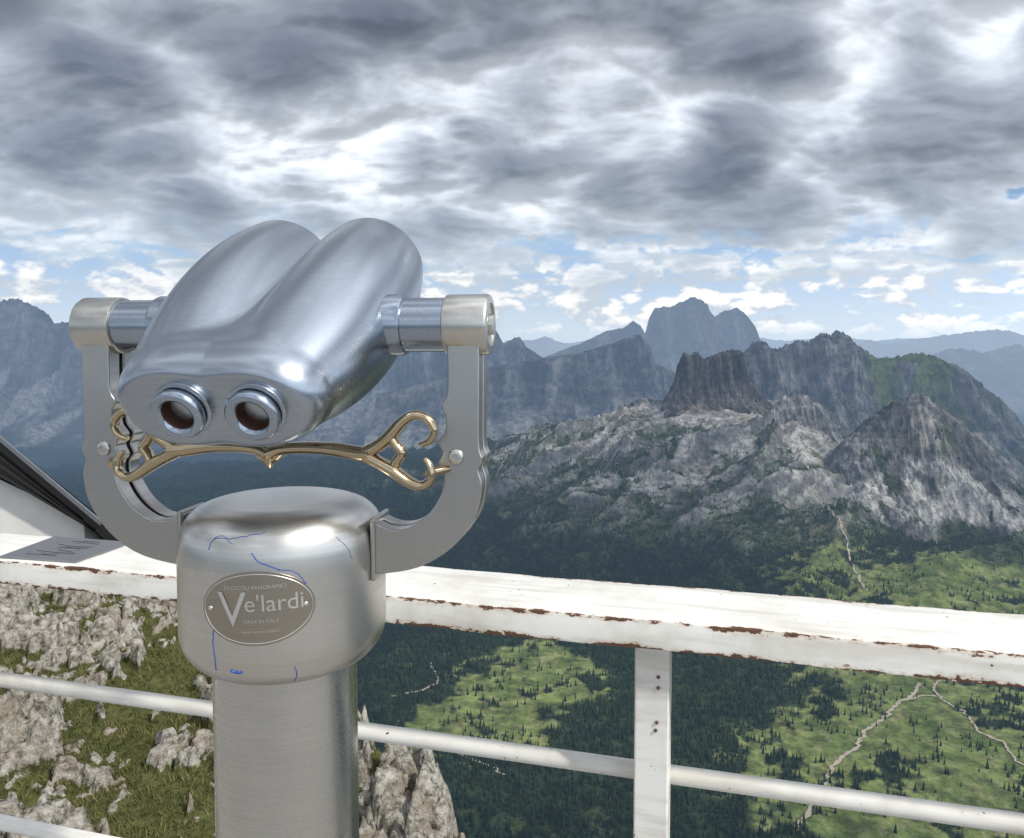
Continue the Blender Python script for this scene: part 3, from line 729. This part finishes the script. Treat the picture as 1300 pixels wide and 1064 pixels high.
for sgn in(-1,1):
    for nm,f0,f1 in(('arm_plate',-.028,-.004),('arm_back_plate',.004,.028)):
        n=len(O); V=[(sgn*float(p[0]),f0,float(p[1])+PZ-.018) for p in O]+[(sgn*float(p[0]),f1,float(p[1])+PZ-.018) for p in O]
        F=[tuple(range(n))[::-1],tuple(range(n,2*n))]+[(i,(i+1)%n,(i+1)%n+n,i+n) for i in range(n)]
        pymesh('%s_%d'%(nm,sgn+2),V,F,M_arm,True,.0022,vw,2)
    box('arm_bracket_%d'%(sgn+2),*( sorted((sgn*.1325,sgn*.139))),-.032,.032,Zc-.315,Zc-.232,M_arm,.003,vw)
    Mx=Matrix.Translation((sgn*.246,-.0282,Zc-.150))@Matrix.Rotation(R(90),4,'X')
    revolve('arm_bolt_%d'%(sgn+2),[(0,.002),(.004,.002),(.0042,.0035),(.0085,.0035),(.0098,.002),(.0105,0)],M_boss,Mx,32,vw,50)
def H3(L,f=-.052): return [(a*.94+.006,f,b*.93-.006+Zc) for a,b in L]
for sgn in(-1,1):
    q=lambda L:[(sgn*a,b) for a,b in L]
    tube('handle_bar_%d'%(sgn+2),H3(q([(0,-.152),(.018,-.146),(.05,-.143),(.09,-.144),(.125,-.149),(.145,-.150)])),.006,M_bronze,vw,14,1.5,8,rads=[.0095,.0075,.008,.009,.0095,.010])
    tube('handle_upper_%d'%(sgn+2),H3(q([(.135,-.149),(.155,-.138),(.172,-.124),(.188,-.106),(.205,-.096),(.222,-.100),(.232,-.115),(.226,-.130),(.212,-.136)])),.006,M_bronze,vw,14,1.5,8,rads=[.009,.008,.0085,.007,.006,.0055,.005,.0045,.003])
    tube('handle_lower_%d'%(sgn+2),H3(q([(.135,-.151),(.155,-.161),(.176,-.172),(.197,-.186),(.214,-.191),(.227,-.182),(.227,-.166),(.219,-.154)])),.006,M_bronze,vw,14,1.5,8,rads=[.009,.008,.0085,.007,.006,.0055,.005,.003])
    tube('handle_strut_%d'%(sgn+2),H3(q([(.172,-.124),(.181,-.138),(.188,-.147),(.181,-.158),(.176,-.171)])),.0065,M_bronze,vw,12,1.4,6)
    tube('handle_pin_%d'%(sgn+2),[(sgn*.216,-.054,Zc-.168),(sgn*.240,-.02,Zc-.165)],.005,M_bronze,vw,10,1,1)
tube('handle_finial',H3([(0,-.144),(0,-.155),(0,-.172)]),.008,M_bronze,vw,14,1.3,6,rads=[.009,.009,.0035])
for sgn in(-1,1): tube('handle_leaf_%d'%(sgn+2),H3([(0,-.166),(sgn*.010,-.157),(sgn*.022,-.145)]),.004,M_bronze,vw,10,1.3,6,rads=[.003,.006,.004])

pr_=np.array([(float(a),float(b)) for a,b in dpc]); zs=pr_[::-1,1]; rs=pr_[::-1,0]
A0=R(10.5)
def onD(Xa,z,off=.0006):
    r=float(np.interp(z,zs,rs)); ang=A0+Xa/.136
    return ((r+off)*math.sin(ang),-(r+off)*math.cos(ang),z+Zc)
PC=-.3225; tl=R(2)
def onP(a,b,off): return onD(a*math.cos(tl)-b*math.sin(tl),PC+a*math.sin(tl)+b*math.cos(tl),off)
def disc(name,ra,rb,off,mat):
    V=[onP(0,0,off)];F=[];nr,na=7,72
    for i in range(1,nr+1):
        for k_ in range(na):
            a=2*math.pi*k_/na; V.append(onP(ra*i/nr*math.cos(a),rb*i/nr*math.sin(a),off))
    for k_ in range(na): F.append((0,1+k_,1+(k_+1)%na))
    for i in range(nr-1):
        for k_ in range(na): F.append((1+i*na+k_,1+(i+1)*na+k_,1+(i+1)*na+(k_+1)%na,1+i*na+(k_+1)%na))
    b0=len(V)
    for k_ in range(na):
        a=2*math.pi*k_/na; V.append(onP(ra*1.012*math.cos(a),rb*1.012*math.sin(a),-.001))
    for k_ in range(na): F.append((1+(nr-1)*na+k_,b0+k_,b0+(k_+1)%na,1+(nr-1)*na+(k_+1)%na))
    pymesh(name,V,F,mat,True,0,vw,autosm=40)
disc('plaque',.070,.045,.0016,M_plaque)
tube('plaque_rim',[onP(.067*math.cos(2*math.pi*i/80),.042*math.sin(2*math.pi*i/80),.0017) for i in range(80)],.0005,M_engr,vw,6,1,1,closed=True)
def text(body,size,ax,bz,mat,off=.0021):
    cu=bpy.data.curves.new('t','FONT'); cu.body=body; cu.size=size; cu.align_x='CENTER'
    o=bpy.data.objects.new('t',cu); scene.collection.objects.link(o)
    bpy.context.view_layer.update()
    me=bpy.data.meshes.new_from_object(o.evaluated_get(bpy.context.evaluated_depsgraph_get()))
    bpy.data.objects.remove(o)
    bm=bmesh.new(); bm.from_mesh(me)
    bmesh.ops.triangulate(bm,faces=bm.faces); 
    bmesh.ops.subdivide_edges(bm,edges=[e for e in bm.edges if e.calc_length()>.008],cuts=2)
    for v in bm.verts: v.co=onP(v.co.x+ax,v.co.y+bz,off)
    bm.to_mesh(me); bm.free(); me.materials.clear(); me.materials.append(mat)
    o=link(bpy.data.objects.new('plaque_lettering',me)); o.parent=vw
text('V',.060,-.028,-.020,M_engr,.0023)
text("e'lardi",.029,.022,-.003,M_engr,.0021)
text('BINOCOLI PANORAMICI',.0068,.0,.024,M_engr); text('MADE IN ITALY',.006,.006,-.017,M_engr); text('www.cannocchiali.it',.0055,.004,-.029,M_engr)
for sg in(-1,1):
    p=onP(sg*.0585,0,.0018); ang=A0+sg*.0585/.136
    Mx=Matrix.Translation(p)@Matrix.Rotation(ang,4,'Z')@Matrix.Rotation(R(90),4,'X')
    revolve('plaque_screw_%d'%(sg+2),[(0,.0012),(.002,.0012),(.0028,.0006),(.003,0)],M_engr,Mx,20,vw,60)
def pxD(px,py):
    u,s=sight(px,py); return ((px-321)/1020*.955, s*.955)
def scrib(L,rad=.0007):
    P=[]
    for p in catmull(L,8):
        a,b=pxD(p[0]+random.uniform(-.8,.8),p[1]+random.uniform(-.6,.6)); P.append(onD(a,b,.0002))
    tube('marker_scribble',P,rad,M_blue,vw,6,1,1)
scrib([(252,700),(258,686),(285,684),(310,680),(332,677)],.0005); scrib([(256,686),(270,682),(288,690)],.0004)
scrib([(316,700),(324,710),(338,716),(352,722)],.0008); scrib([(352,722),(366,724),(376,730),(384,742)],.0006)
scrib([(262,795),(260,815),(262,835),(260,852)],.0006); scrib([(368,846),(372,858),(370,872)],.0006); scrib([(284,850),(292,852),(299,851)],.0018)
scrib([(430,690),(445,706),(452,722)],.0003)

# ------------------------------------------------------------------ camera
cam=bpy.data.cameras.new('camera'); co=link(bpy.data.objects.new('camera',cam))
cam.sensor_fit='HORIZONTAL'; cam.sensor_width=36; cam.lens=36*1020/1300; cam.shift_y=-(532-487)/1300
cam.clip_start=.05; cam.clip_end=200000
co.location=(0,0,CAMZ); co.rotation_euler=(R(90)-PITCH,0,0)
scene.camera=co
scene.view_settings.view_transform='Standard'; scene.view_settings.look='None'; scene.view_settings.exposure=0
